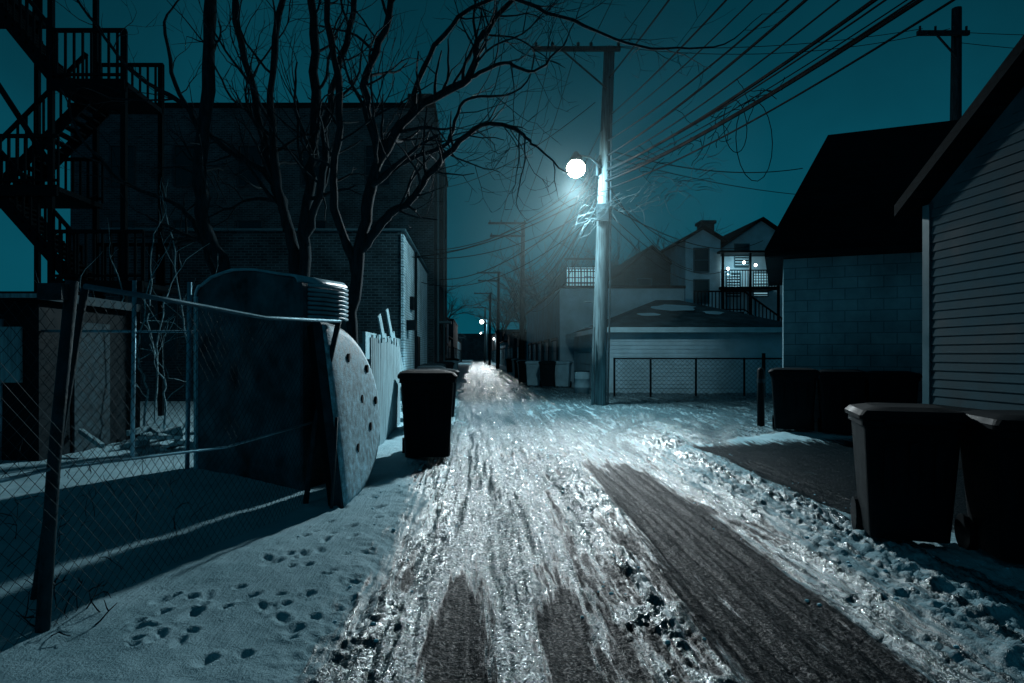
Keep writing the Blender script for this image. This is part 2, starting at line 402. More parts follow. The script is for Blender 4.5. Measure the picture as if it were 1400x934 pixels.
wire(mb,(3.6,18.8,5.9),(13,38,7.4),.6,.016); wire(mb,(3.6,18.8,5.6),(16,38,7.8),.8,.016); wire(mb,(3.6,18.8,6.2),(9.5,30,5.2),.5,.014)
wire(mb,(3.6,18.8,5.4),(14.5,39,6.4),.9,.014); wire(mb,(3.6,18.8,6.9),(20,30,8.6),.6,.012); wire(mb,(3.6,18.8,5.2),(11,33,5.0),.5,.012)
wire(mb,(3.3,18.7,5.9),(-2.05,24,4.9),.35,.02); wire(mb,(3.3,18.7,6.1),(-1.8,31,6.2),.4,.018); wire(mb,(3.3,18.7,5.7),(-1.8,34,5.2),.6,.02); wire(mb,(3.3,18.7,6.4),(-1.8,38,7.2),.5,.014)
wire(mb,(3.3,18.7,5.5),(-2.05,22,4.6),.5,.014); wire(mb,(3.3,18.7,5.3),(-2.05,26,4.2),.8,.014)
wire(mb,(3.3,18.8,8.4),(-1.8,33,9.5),.5,.012); wire(mb,(2.9,43,8.2),(-2.5,50,6),.4,.014)
for k in range(9): wire(mb,(3.3,18.7,5.2+.22*k),(2.9+R.uniform(-.3,.2),43,5.0+.3*k),R.uniform(.5,1.6),.012)
part(None,'overhead_cables',mb,M_wire)
mb=MB()
for i in range(85):
    s_=R.uniform(-.55,2.4); a=Vector((PX+.1+s_,PY-.25-abs(s_)*R.uniform(0,.8),5.35+.32*s_+R.gauss(0,.2)))
    sg=R.choice([-1,1]); d=Vector((sg*R.uniform(.7,1),R.uniform(-.4,.2),sg*.3+R.uniform(-.3,.3))).normalized()
    L=R.uniform(.3,1.1); pts=[a]
    for k in range(9):
        d=(d+Vector((R.gauss(0,.2),R.gauss(0,.2),R.gauss(-.06,.3)))).normalized(); pts.append(pts[-1]+d*L/9)
    mb.tube(pts,[.010*(1-k/12) for k in range(10)],4,False)
part(None,'vine_tangle',mb,M_twig)
mb=MB()
for (c,r,rz) in (((5.15,12.6,6.15),.42,.75),((4.95,13,6.3),.3,.5)):
    mb.tube([(c[0]+r*math.cos(t*.35),c[1]+.2*math.cos(t*.35),c[2]-rz+rz*math.sin(t*.35)) for t in range(20)],.008,5,False)
for k in range(34):
    t=R.random(); a=Vector((3.9+1.3*t,16.5-4.5*t,5.75+.35*t+R.uniform(-.15,.3))); pts=[a]; d=Vector((R.gauss(0,.6),R.gauss(0,.4),R.gauss(0,.25))).normalized()
    for q in range(7): d=(d+Vector((R.gauss(0,.3),R.gauss(0,.3),R.gauss(-.03,.25)))).normalized(); pts.append(pts[-1]+d*.09)
    mb.tube(pts,.007,4,False)
part(None,'cable_coil',mb,M_wire)

# ------------------------------------------------------------ trees
def grow(mb,p,d,L,r,depth,rng,up=.05,wig=.16,thin=None):
    n=max(3,int(L/.16)); pts=[p.copy()]; rad=[r]; st=L/n
    for i in range(n):
        d=(d+Vector((rng.gauss(0,wig),rng.gauss(0,wig),rng.gauss(up,wig)))).normalized()
        p=p+d*st; pts.append(p.copy()); rad.append(r*(1-.62*(i+1)/n))
        if depth>0 and i>=1 and rng.random()<.5:
            sd=d.cross(Vector((rng.gauss(0,1),rng.gauss(0,1),rng.gauss(0,1)))).normalized()
            nd=(d*.75+sd*rng.uniform(.5,1.0)).normalized()
            grow(mb,p,nd,L*rng.uniform(.35,.72),max(.0045,rad[-1]*rng.uniform(.45,.7)),depth-1,rng,up+.02,wig)
    mb.tube(pts,rad,6 if r>.03 else 4,False)
def smoothpts(pl,sub=5):
    P=[Vector(p) for p in pl]; P=[P[0]*2-P[1]]+P+[P[-1]*2-P[-2]]; out=[]
    for i in range(1,len(P)-2):
        for k in range(sub):
            t=k/sub;a,b_,c,d=P[i-1:i+3]
            out.append(.5*((2*b_)+(c-a)*t+(2*a-5*b_+4*c-d)*t*t+(3*b_-a-3*c+d)*t**3))
    out.append(P[-2]); return out
def stem(mb,pl,r0,r1,rng,side=.5,bl=1.6,depth=2,start=.35,n=9):
    pts=smoothpts(pl,6); m=len(pts)
    pts=[p+Vector((rng.gauss(0,.022),rng.gauss(0,.022),0)) for p in pts]
    rad=[(r0+(r1-r0)*i/(m-1))*rng.uniform(.9,1.1) for i in range(m)]
    mb.tube(pts,rad,n)
    for i in range(int(m*start),m-1):
        if rng.random()<side:
            d=(pts[i+1]-pts[i]).normalized(); sd=d.cross(Vector((rng.gauss(0,1),rng.gauss(0,1),rng.gauss(0,1)))).normalized()
            grow(mb,pts[i],(d*.6+sd).normalized(),bl*rng.uniform(.5,1.2),rad[i]*rng.uniform(.3,.5),depth,rng)
    d=(pts[-1]-pts[-2]).normalized(); grow(mb,pts[-1],d,bl*.8,r1,depth,rng)
rg=random.Random(11)
mb=MB(); stem(mb,[(-4.35,12,-.1),(-4.30,12,1.6),(-4.42,12,2.9),(-4.85,12,4.2),(-4.72,12,6.1),(-4.66,12,8.8)],.15,.10,rg,.3,1.7,2,.45)
stem(mb,[(-4.5,12,2.6),(-4.9,12.1,3.6),(-5.3,12.1,4.1),(-6.2,12,4.5),(-6.9,11.8,5.3)],.05,.025,rg,.6,1.0,2)
stem(mb,[(-4.7,12,5.2),(-5.2,12.1,5.9),(-6.0,12.1,6.4),(-6.8,12,7.4)],.05,.025,rg,.6,1.4,2)
part(None,'bare_tree',mb,M_bark,True)
mb=MB()
B0=(-3.5,13,-.1)
stem(mb,[B0,(-3.42,13,1.6),(-3.41,13,3.0),(-3.6,13,4.1),(-3.9,13.1,4.9),(-4.2,13.2,6.1),(-4.75,13.3,8.3)],.15,.06,rg,.6,1.6,2,.5)
stem(mb,[(-3.4,13,.6),(-3.25,12.9,3.0),(-3.2,12.9,4.2),(-3.02,12.8,5.4),(-3.0,12.7,7.4),(-3.1,12.6,9.2)],.13,.07,rg,.5,1.8,2,.45)
stem(mb,[(-3.55,13,3.8),(-3.75,12.8,5.0),(-3.75,12.6,6.6),(-3.4,12.5,8.8)],.09,.05,rg,.6,1.7,2,.2)
stem(mb,[(-3.22,12.9,3.5),(-2.85,12.7,4.6),(-2.7,12.5,6.0),(-2.2,12.3,7.6),(-2.0,12.2,9)],.08,.045,rg,.6,1.8,2,.2)
stem(mb,[(-3.9,13.1,4.9),(-4.8,13.1,5.4),(-5.6,13,6.4),(-6.0,13,7.8)],.06,.03,rg,.5,1.5,2,.2)
part(None,'bare_tree',mb,M_bark,True)
mb=MB()
stem(mb,[(-2.25,12,-.1),(-2.22,12,1.2),(-2.18,12,2.2),(-1.93,12,3.8),(-1.67,12,4.9),(-1.03,12,5.76),(-.13,11.9,6.27),(.15,11.8,7.0),(.9,11.6,7.8)],.145,.035,rg,.75,1.5,3,.42)
stem(mb,[(-2.0,12,3.3),(-1.55,11.9,3.85),(-1.16,11.8,4.1),(-.64,11.7,4.73),(.13,11.6,5.35),(.75,11.5,5.2),(1.05,11.5,4.9)],.085,.018,rg,.85,1.2,3,.25)
stem(mb,[(-1.7,12,4.9),(-1.9,11.8,6.1),(-1.5,11.7,7.2),(-1.2,11.6,8.6)],.08,.045,rg,.75,1.7,2,.2)
stem(mb,[(-1.2,12,5.6),(-.7,11.8,6.8),(.3,11.6,7.5),(1.4,11.4,7.1),(2.7,11.3,6.55),(3.9,11.2,6.5)],.05,.014,rg,.75,1.1,2,.3)
stem(mb,[(-2.1,12,2.9),(-2.45,11.8,4.2),(-2.3,11.7,5.6),(-2.5,11.6,7.4),(-2.2,11.5,8.8)],.08,.045,rg,.6,1.6,2,.3)
stem(mb,[(-1.8,12,4.5),(-1.2,12.1,4.9),(-.5,12.1,5.2),(-.2,12,5.9),(.5,12,6.0)],.05,.02,rg,.8,1.2,2,.3)
stem(mb,[(-.13,11.9,6.27),(.5,11.8,6.5),(1.0,11.7,6.3),(1.6,11.6,6.8)],.04,.015,rg,.8,1.0,2,.2)
part(None,'bare_tree',mb,M_bark,True)
mb=MB()
for (x,y,hh) in ((-5.9,11.5,2.8),(-5.6,11.8,3.4),(-5.4,11,2.5),(-6.4,11.4,2.6),(-4.9,10.6,2.4),(-5.2,12.2,3.8)):
    stem(mb,[(x,y,-.1),(x+.1,y,hh*.3),(x-.05,y,hh*.6),(x+R.uniform(-.3,.3),y,hh)],.022,.010,rg,.4,.8,1,.3,6)
part(None,'saplings',mb,M_wood,True)
mb=MB()
for i in range(60):
    p=Vector((R.uniform(-4.4,-2.4),R.uniform(3.4,9),.05)); p.x=R.uniform(-6.5,-3.2) if p.y>7 else R.uniform(-4,-2.2)
    grow(mb,p,Vector((R.gauss(0,.5),R.gauss(0,.5),1)).normalized(),R.uniform(.12,.35),.004,1,rg,0,.3)
for i in range(16):
    p=Vector((-2.1+R.gauss(0,.14),3.5+R.gauss(0,.1),.08)); grow(mb,p,Vector((R.gauss(0,.8),R.gauss(0,.5),.6)).normalized(),.16,.005,2,rg,0,.35)
part(None,'dry_weeds',mb,M_bark)
mb=MB()
for (x,y,hh) in ((5.5,70,9),(8,66,11),(10.5,72,10.5),(13,68,9.5),(16,75,12),(19,66,11),(24,70,12),(3.8,95,10),(6.5,90,11),(-6,100,12)):
    p=Vector((x,y,0)); mb.tube([p,p+Vector((0,0,hh*.35))],[.3,.22],6,False)
    for k in range(4):
        rk=random.Random(k+int(x*10))
        def g2(p,d,L,r,dep):
            n=6; pts=[p.copy()]
            for i in range(n):
                d=(d+Vector((rk.gauss(0,.12),rk.gauss(0,.12),rk.gauss(.03,.1)))).normalized(); p=p+d*L/n; pts.append(p.copy())
                if dep and i>0:
                    for _ in range(2): g2(p,(d+Vector((rk.gauss(0,.6),rk.gauss(0,.6),rk.gauss(0,.4)))).normalized(),L*.5,r*.5,dep-1)
            mb.tube(pts,[r*(1-.5*q/n) for q in range(n+1)],3,False)
        g2(p+Vector((0,0,hh*.3)),Vector((R.gauss(0,.5),R.gauss(0,.4),1)).normalized(),hh*.6,.11,2)
part(None,'distant_trees',mb,M_bark)

# ------------------------------------------------------------ buildings
def window(gl,fr,axis,pos,a0,a1,z0,z1,sgn):
    o1,o2=pos+sgn*.012,pos+sgn*.05
    lo,hi=min(pos+sgn*.004,o1),max(pos+sgn*.004,o1)
    flo,fhi=min(pos,o2),max(pos,o2)
    def bx(m,l,h_,p,q,r,s_): m.box(l,h_,p,q,r,s_) if axis=='x' else m.box(p,q,l,h_,r,s_)
    bx(gl,lo,hi,a0,a1,z0,z1)
    t=.06
    bx(fr,flo,fhi,a0-t,a0,z0-t,z1+t);bx(fr,flo,fhi,a1,a1+t,z0-t,z1+t);bx(fr,flo,fhi,a0,a1,z0-t*1.4,z0);bx(fr,flo,fhi,a0,a1,z1,z1+t)
    bx(fr,flo+.004,fhi-.004,a0,a1,(z0+z1)/2-.02,(z0+z1)/2+.02)

rt=root('low_brick_building')
mb=MB(); mb.box(-10.6,-2.13,19.6,29.6,-.1,5.0); part(rt,'walls',mb,M_brick)
mb=MB(); mb.box(-2.128,-2.09,19.95,29.6,-.1,4.95); part(rt,'painted_side_wall',mb,M_brick2)
mb=MB(); z=0
k=0
while z<4.8:
    mb.box(-2.135,-2.06,19.57,19.95 if k%2 else 20.2,z,z+.21); z+=.235; k+=1
part(rt,'quoins',mb,M_brick2)
mb=MB(); mb.box(-10.7,-9,19.5,19.75,5.0,5.08); mb.box(-8.9,-7.2,19.5,19.75,5.0,5.07); mb.box(-7.2,-2.0,19.5,19.75,5.0,5.06); mb.box(-2.2,-2.0,19.75,29.6,5.0,5.06); part(rt,'coping',mb,M_trimdk)
gl=MB();fr=MB()
for xx in (-9.6,-7.4,-5.2): window(gl,fr,'y',19.6,xx,xx+1,1.4,2.9,-1)
part(rt,'window_glass',gl,M_glass);part(rt,'window_frames',fr,M_rust)
gl=MB(); gl.box(-2.088,-2.02,24,25,0,2.1); gl.box(-2.088,-1.98,21.7,22.4,2.9,3.3); gl.box(-2.088,-1.8,20.6,21.1,2.2,2.5); gl.tube([(-2.0,22.9,0),(-2.0,22.9,4.9)],.05,6); part(rt,'door_and_vent',gl,M_darkmetal)
rt=root('tall_brick_building')
mb=MB(); mb.box(-17.8,-1.83,30,44,-.1,12.3); part(rt,'walls',mb,M_brick)
mb=MB(); mb.box(-17.9,-1.75,29.92,44.1,12.3,12.5); mb.box(-3.0,-1.9,30.2,31.4,12.5,13.0); part(rt,'parapet',mb,M_shingle)
gl=MB();fr=MB()
for fl in (5.6,8.9):
    for xx in (-16,-13.2,-10.4,-7.6,-4.8): window(gl,fr,'y',30,xx,xx+1.0,fl,fl+1.7,-1)
for fl in (1.5,5,8.5):
    for yy in (32,35,38,41): window(gl,fr,'x',-1.83,yy,yy+1,fl,fl+1.6,1)
part(rt,'window_glass',gl,M_glass);part(rt,'window_frames',fr,M_rust)
mb=MB(); mb.tube([(-1.7,31,0),(-1.7,31,12)],.05,6); mb.tube([(-1.7,37,0),(-1.7,37,12)],.05,6); mb.box(-1.82,-1.2,33.5,34.3,3,3.1); part(rt,'downspouts',mb,M_trimdk)

def laps(mb,axis,pos,a0,a1,z0,z1,sgn,pitch=.13,clip=None):
    z=z0
    while z<z1-.01:
        zt=min(z+pitch,z1); p,q=a0,a1
        if clip: p,q=clip(zt,a0,a1)
        if q-p>.05:
            o=pos+sgn*.022; i=pos+sgn*.004
            if axis=='x': mb.poly([(o,p,z),(o,q,z),(i,q,zt),(i,p,zt)]); mb.poly([(i,p,z),(i,q,z),(o,q,z),(o,p,z)])
            else: mb.poly([(p,o,z),(q,o,z),(q,i,zt),(p,i,zt)]); mb.poly([(p,i,z),(q,i,z),(q,o,z),(p,o,z)])
        z+=pitch
def hip(mb,x0,x1,y0,y1,z,rx0,rx1,ry,zr,th=.12,ov=.35):
    a,b_,c,d=(x0-ov,y0-ov),(x1+ov,y0-ov),(x1+ov,y1+ov),(x0-ov,y1+ov)
    n=len(mb.v)
    mb.v+=[(*a,z),(*b_,z),(*c,z),(*d,z),(*a,z+th),(*b_,z+th),(*c,z+th),(*d,z+th),(rx0,ry,zr),(rx1,ry,zr)]
    for f in ((3,2,1,0),(0,1,5,4),(1,2,6,5),(2,3,7,6),(3,0,4,7),(4,5,9,8),(6,7,8,9),(7,4,8),(5,6,9)): mb.f.append(tuple(n+i for i in f))

rt=root('siding_house')
mb=MB(); x0=6.22
mb.poly([(x0,1.4,-.1),(x0,9.4,-.1),(x0,9.4,3.5),(x0,5.4,5.9),(x0,1.4,3.5)])
mb.poly([(14,1.4,-.1),(14,9.4,-.1),(14,9.4,3.5),(14,5.4,5.9),(14,1.4,3.5)])
mb.poly([(x0,9.4,-.1),(14,9.4,-.1),(14,9.4,3.5),(x0,9.4,3.5)]); mb.poly([(x0,1.4,-.1),(14,1.4,-.1),(14,1.4,3.5),(x0,1.4,3.5)])
part(rt,'walls',mb,M_siding_dk)
mb=MB(); laps(mb,'x',x0,1.45,9.3,.78,5.8,-1,.115,lambda z,a,b_:(a,b_) if z<3.5 else (a+(z-3.5)/.6,b_-(z-3.5)/.6)); part(rt,'lap_siding',mb,M_siding_dk)
mb=MB(); mb.box(x0-.05,x0-.003,1.4,9.3,-.1,.775); part(rt,'foundation',mb,M_shingle)
mb=MB(); mb.box(x0-.04,x0,9.3,9.44,-.1,3.5); part(rt,'corner_trim',mb,M_trimdk)
mb=MB()
for s in (1,-1):
    ye=5.4+s*4.35
    A_=[(5.98,ye,3.42),(5.98,5.4,5.99),(14.3,5.4,5.99),(14.3,ye,3.42)]
    Bt=[(p[0],p[1],p[2]+.16) for p in A_]
    n=len(mb.v); mb.v+=A_+Bt; mb.f+=[(n,n+1,n+2,n+3),(n+4,n+5,n+6,n+7),(n,n+1,n+5,n+4),(n+3,n+2,n+6,n+7),(n,n+3,n+7,n+4)]
part(rt,'roof',mb,M_shingle)
rt=root('block_garage')
ang=math.radians(-24); MT=Matrix.Translation((5.82,12.9,0))@Matrix.Rotation(ang,4,'Z')
mb=MB(); mb.box(0,6.0,0,5.2,-.1,3.25); o=part(rt,'walls',mb,M_block); o.matrix_world=MT
mb=MB(); hip(mb,0,6.0,0,5.2,3.27,.9,5.2,2.6,6.25,.14,.32); o=part(rt,'roof',mb,M_shingle); o.matrix_world=MT
mb=MB(); mb.tube([(-.25,-.34,3.3),(6.2,-.34,3.3)],.05,6); mb.tube([(5.0,-.05,3.2),(5.0,-.05,0.1)],.035,6); o=part(rt,'gutter',mb,M_darkmetal); o.matrix_world=MT
rt=root('white_garage')
mb=MB(); mb.box(4.78,11.6,24.5,33,-.1,2.3); part(rt,'walls',mb,M_siding)
mb=MB(); laps(mb,'y',24.5,4.84,11.6,.25,2.25,-1,.14); laps(mb,'x',4.78,24.56,33,.25,2.25,-1,.14); part(rt,'lap_siding',mb,M_siding)
mb=MB(); hip(mb,4.78,11.6,24.5,33,2.3,7.6,8.6,28.8,3.75,.1,.32); part(rt,'roof',mb,simple('worn_shingle',(.06,.08,.088),.85,0,.6,2.0,.5,30,spec=.15))
mb=MB(); mb.box(4.42,11.95,24.1,24.16,2.24,2.42); mb.box(4.4,4.455,24.16,33.3,2.24,2.42); part(rt,'fascia',mb,M_trim)
mb=MB()
for (cx,cy,rx,ry) in ((7.9,27.2,1.0,.6),(6.6,26.1,.5,.25),(9.2,26.4,.4,.3)):
    mb.poly([(cx+rx*math.cos(t*.45)*R.uniform(.75,1.15),cy+ry*math.sin(t*.45)*R.uniform(.75,1.15),0) for t in range(14)])
sl_=(3.75-2.4)/(28.8-24.15)
mb.v=[(p[0],p[1],2.4+(p[1]-24.15)*sl_+.03) for p in mb.v]
part(rt,'roof_snow_patch',mb,M_snow2)
mb=MB()
for k in range(4): mb.box(4.73,4.757,26,31,.05+k*.5,.52+k*.5)
part(rt,'overhead_door',mb,M_trim,bevel=.01)

def alley_garage(name,x0,x1,y0,y1,hh,side,mat,roofz=0,door=True,win=False):
    rt=root(name); mb=MB(); mb.box(x0,x1,y0,y1,-.1,hh); part(rt,'walls',mb,mat)
    mb=MB()
    if roofz: hip(mb,x0,x1,y0,y1,hh,(x0+x1)/2-.8,(x0+x1)/2+.8,(y0+y1)/2,hh+roofz,.1,.3)
    else: mb.box(x0-.06,x1+.06,y0-.06,y1+.06,hh,hh+.14)
    part(rt,'roof',mb,M_shingle)
    px=x0 if side<0 else x1
    mb=MB(); fr=MB(); gl=MB()
    if door:
        yy=y0+.8
        while yy+2.8<y1:
            for k in range(4):
                a,b_=sorted((px,px+side*.04)); mb.box(a,b_,yy,yy+2.6,.05+.53*k,.55+.53*k)
            a,b_=sorted((px,px+side*.08)); fr.box(a,b_,yy-.12,yy,0,2.3); fr.box(a,b_,yy+2.6,yy+2.72,0,2.3); fr.box(a,b_,yy,yy+2.6,2.2,2.32)
            yy+=4
        part(rt,'garage_doors',mb,M_trim); part(rt,'door_frames',fr,M_rust)
    return rt
rt=alley_garage('stucco_garage',4.2,10.4,34,56,4.75,-1,M_stucco)
mb=MB()
for (a,b_) in (((4.6,34.6),(6.6,34.6)),((4.6,34.6),(4.6,39)),((6.6,34.6),(6.6,39))):
    for z in (5.1,5.8): mb.beam((*a,z),(*b_,z),.05,.05)
    for t in range(14):
        q=t/13; mb.box(a[0]+(b_[0]-a[0])*q-.015,a[0]+(b_[0]-a[0])*q+.015,a[1]+(b_[1]-a[1])*q-.015,a[1]+(b_[1]-a[1])*q+.015,4.89,6.3 if t in(0,13) else 5.8)
mb.beam((4.5,34.6,6.3),(6.7,34.6,6.3),.08,.1)
part(rt,'roof_deck_railing',mb,M_darkmetal)
mb=MB(); mb.box(4.9,6.4,36.5,36.6,5.0,6.1); part(rt,'deck_lit_window',mb,M_lit)
mb=MB()
for t in range(5): mb.box(4.95+t*.33,4.98+t*.33,36.4,36.49,5,6.1)
for t in range(3): mb.box(4.9,6.4,36.33,36.39,5.2+t*.33,5.24+t*.33)
part(rt,'deck_window_bars',mb,M_darkmetal)
alley_garage('alley_garage',4.0,10,57.5,66,3.2,-1,M_siding_dk,1.3)
alley_garage('alley_garage',3.8,10,68,80,3.6,-1,M_brick)
alley_garage('alley_garage',3.6,10,82,98,3.0,-1,M_stucco,1.2)
alley_garage('alley_garage',3.4,10,100,140,5.0,-1,M_brick)
alley_garage('alley_garage',-9,-2.2,46,56,4.2,1,M_stucco)
alley_garage('alley_garage',-9,-2.6,58,72,3.0,1,M_siding_dk,1.2)
alley_garage('alley_garage',-9,-2.4,74,92,5.2,1,M_brick)
alley_garage('alley_garage',-9,-2.8,96,140,3.6,1,M_stucco)
alley_garage('background_building',-14,14,185,200,7,1,M_brick,0,False)

def gable_house(name,x0,x1,y0,y1,eave,ridge,mat,wins):
    rt=root(name); xm=(x0+x1)/2
    mb=MB(); mb.box(x0,x1,y0,y1,-.1,eave); mb.poly([(x0,y0,eave),(x1,y0,eave),(xm,y0,ridge)]); mb.poly([(x0,y1,eave),(x1,y1,eave),(xm,y1,ridge)])
    part(rt,'walls',mb,mat)
    mb=MB(); 
    for s,xe in ((-1,x0-.3),(1,x1+.3)):
        dz=(ridge-eave)/(xm-x0)*.3
        A_=[(xe,y0-.3,eave-dz+.02),(xm,y0-.3,ridge+.02),(xm,y1+.3,ridge+.02),(xe,y1+.3,eave-dz+.02)]; n=len(mb.v)
        mb.v+=A_+[(p[0],p[1],p[2]+.16) for p in A_]; mb.f+=[(n,n+1,n+2,n+3),(n+4,n+5,n+6,n+7),(n,n+1,n+5,n+4),(n,n+3,n+7,n+4),(n+3,n+2,n+6,n+7)]
    part(rt,'roof',mb,M_shingle)
    gl=MB();fr=MB();lt=MB()
    for (a,z,lit) in wins: window(lt if lit else gl,fr,'y',y0,a,a+.8,z,z+1.3,-1)
    part(rt,'window_glass',gl,M_glass); part(rt,'window_frames',fr,M_trimdk)
    if lt.v: part(rt,'lit_windows',lt,M_lit)
    return rt
rh=gable_house('background_house',14.0,19.5,40,52,7.4,9.3,M_stucco,[(14.7,4.9,0),(16.3,4.9,1),(15.2,6.6,0)])
mb=MB(); laps(mb,'y',40,14.02,19.48,3.0,7.4,-1,.16); part(rh,'lap_siding',mb,M_stucco)
mb=MB(); mb.box(14.6,15.4,44,45,8,9.9); mb.box(14.5,15.5,43.9,45.1,9.9,10.1); part(rh,'chimney',mb,M_brick)
mb=MB()
for zz in (5.3,): 
    mb.box(13.9,17.2,38.6,40,zz-.15,zz); 
    for t in range(22): mb.box(13.9+t*.15,13.93+t*.15,38.6,38.64,zz,zz+.9)
    mb.box(13.9,17.2,38.58,38.66,zz+.9,zz+.96)
for xx in (13.95,15.5,17.1): mb.box(xx,xx+.12,38.6,38.72,0,7.2)
mb.box(13.8,17.3,38.4,40,7.2,7.32)
part(rh,'balcony',mb,M_darkmetal)
for i,(xx,zz) in enumerate(((14.25,6.3),(15.15,6.65),(15.8,6.5))):
    mb=MB(); mb.sphere((xx,38.5,zz),.08,8,6); part(rh,'porch_lamp',mb,emis('porch_glow',(1,.97,.9),14))
plight(rh,'porch_bulb',(15.2,38.9,6.3),45,LCOL,.05)
gable_house('background_house',9.2,12.4,42,54,6.6,8.0,M_brick,[(10,4.8,0)])
h2=gable_house('background_house',12.0,14.0,39,50,8.0,8.6,M_siding,[(12.5,6.2,0),(12.5,4.4,0)])
gable_house('background_house',20.5,27,36,48,6.6,9.6,M_siding_dk,[(22,4.5,0)])
rt=root('wooden_porch')
mb=MB(); mb.box(10.1,12.4,31.5,34.5,3.25,3.42)
for xx in (10.15,12.2): mb.box(xx,xx+.14,31.6,31.74,0,3.25)
def rail(a,b_,hh=.95,n=14):
    a=Vector(a);b_=Vector(b_)
    mb.beam(a+Vector((0,0,hh)),b_+Vector((0,0,hh)),.07,.07); mb.beam(a+Vector((0,0,.12)),b_+Vector((0,0,.12)),.05,.05)
    for i in range(n+1):
        p=a.lerp(b_,i/n); mb.box(p.x-.02,p.x+.02,p.y-.02,p.y+.02,p.z+.02,p.z+hh)
rail((10.1,31.5,3.42),(12.4,31.5,3.42)); rail((12.4,31.5,3.42),(14.8,31.5,1.7)); 
for k in range(10): mb.box(12.4+k*.24,12.68+k*.24,31.5,32.6,3.25-k*.172,3.3-k*.172)
mb.beam((12.4,31.5,3.25),(14.8,31.5,1.55),.05,.25)
part(rt,'porch_frame',mb,M_darkmetal)

# ------------------------------------------------------------ exterior stairs (left)
rt=root('exterior_staircase')
mb=MB(); Y0,Y1=13.6,15.2
for xx in (-9.75,-8.45,-7.0):
    for yy in (Y0,Y1): mb.box(xx-.05,xx+.05,yy-.05,yy+.05,0,10.2 if xx<-8 else 7.9)
def deck(x0,x1,z):
    mb.box(x0,x1,Y0,Y1,z-.1,z); mb.box(x0,x1,Y0-.08,Y0-.01,z-.2,z+.02); rail((x0,Y0-.02,z),(x1,Y0-.02,z),1.0,int((x1-x0)/.16)); rail((x0,Y1,z),(x1,Y1,z),1.0,int((x1-x0)/.16))
def stairs(a,b_,za,zb,yy):
    n=14
    for k in range(n):
        t=k/n; mb.box(a+(b_-a)*t-.02,a+(b_-a)*t+.16,yy,yy+.75,za+(zb-za)*t,za+(zb-za)*t+.04)
    mb.beam((a,yy,za),(b_,yy,zb),.04,.24); mb.beam((a,yy+.75,za),(b_,yy+.75,zb),.04,.24); rail((a,yy,za),(b_,yy,zb),.95,11)
deck(-8.5,-6.95,6.9); deck(-12,-9.5,8.8); stairs(-9.9,-8.4,8.8,6.95,Y0+.02); stairs(-8.2,-10.2,6.85,4.85,Y0+.8)
deck(-10.6,-8.3,4.8); stairs(-9.6,-8.0,4.7,2.9,Y0+.02); deck(-8.4,-6.6,2.9); stairs(-8.3,-10,2.8,.4,Y0+.8)
mb.beam((-9.75,Y0,7.2),(-8.45,Y0,5.2),.06,.1)
part(rt,'stair_frame',mb,M_darkmetal)
rt=root('garden_shed')
mb=MB(); mb.box(-9.5,-5.5,8.6,11.2,-.1,2.15); part(rt,'walls',mb,M_darkmetal)
mb=MB(); mb.box(-9.7,-5.35,8.4,11.4,2.15,2.23); part(rt,'roof',mb,M_darkmetal)
mb=MB(); mb.box(-5.49,-5.46,9.3,10.2,.1,1.9); mb.box(-5.37,-5.34,8.4,11.4,2.13,2.25); part(rt,'door_and_edge',mb,M_rust)
mb=MB(); mb.box(-6.2,-5.7,8.55,8.59,1.1,1.8); mb.box(-6.6,-5.35,8.36,8.4,2.15,2.2); part(rt,'notice_board_and_lit_edge',mb,M_wood)  # board, plus a pale roof-edge strip painting in the lit top
rt=root('scrap_pile')
mb=MB()
for i in range(24):
    mb.obox((R.uniform(-5.2,-3.6),R.uniform(9.1,11),R.uniform(.05,.35)),(R.uniform(.2,.9),R.uniform(.04,.16),R.uniform(.03,.1)),Matrix.Rotation(R.uniform(0,3),3,'Z')@Matrix.Rotation(R.uniform(-.4,.4),3,'Y'))
part(rt,'timber_offcuts',mb,M_wood)

# ------------------------------------------------------------ tank / tub
rt=root('storage_tank')
FL=Vector((-3.3,8.05,0)); FR=Vector((-1.72,6.75,0)); dv=(FR-FL); W=dv.length; du=dv.normalized(); bk=Vector((.32,.72,0))
def outline(ins=0,zadd=0):
    pts=[(ins,.02),(W-ins,.02)]
    top=lambda s: 2.24+.14*math.sin(math.pi*min(1,s/W*1.05+.05))
    for a in range(0,91,15):
        t=math.radians(a); pts.append((W-ins-.14+.14*math.cos(t),top(W)-ins+zadd-.14+.14*math.sin(t)))
    for k in range(1,8):
        s=W-.14-(W-.28)*k/8; pts.append((s,top(s)-ins+zadd))
    for a in range(90,181,15):
        t=math.radians(a); pts.append((ins+.14+.14*math.cos(t),top(0)-ins+zadd-.14+.14*math.sin(t)))
    return pts
mb=MB()
rings=[]
for (ins,dep) in ((.06,-.0),(.02,.0),(0,.03),(0,.97),(.03,1.0)):
    rings.append([FL+du*s+bk*dep+Vector((0,0,z)) for s,z in outline(ins)])
mb.loft(rings); part(rt,'tank_body',mb,M_tankfront,False)
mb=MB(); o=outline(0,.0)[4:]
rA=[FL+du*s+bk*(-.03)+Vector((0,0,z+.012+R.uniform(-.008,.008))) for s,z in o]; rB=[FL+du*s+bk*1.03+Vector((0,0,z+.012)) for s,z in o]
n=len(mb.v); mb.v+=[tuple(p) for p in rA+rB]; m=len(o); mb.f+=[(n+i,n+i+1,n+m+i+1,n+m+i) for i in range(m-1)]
ob=part(rt,'lit_top_sheet',mb,M_tanktop,True); sm=ob.modifiers.new('s','SOLIDIFY'); sm.thickness=.025; sm.offset=1  # pale lid sheet, its colour also paints the tank's lit edge
mb=MB(); 
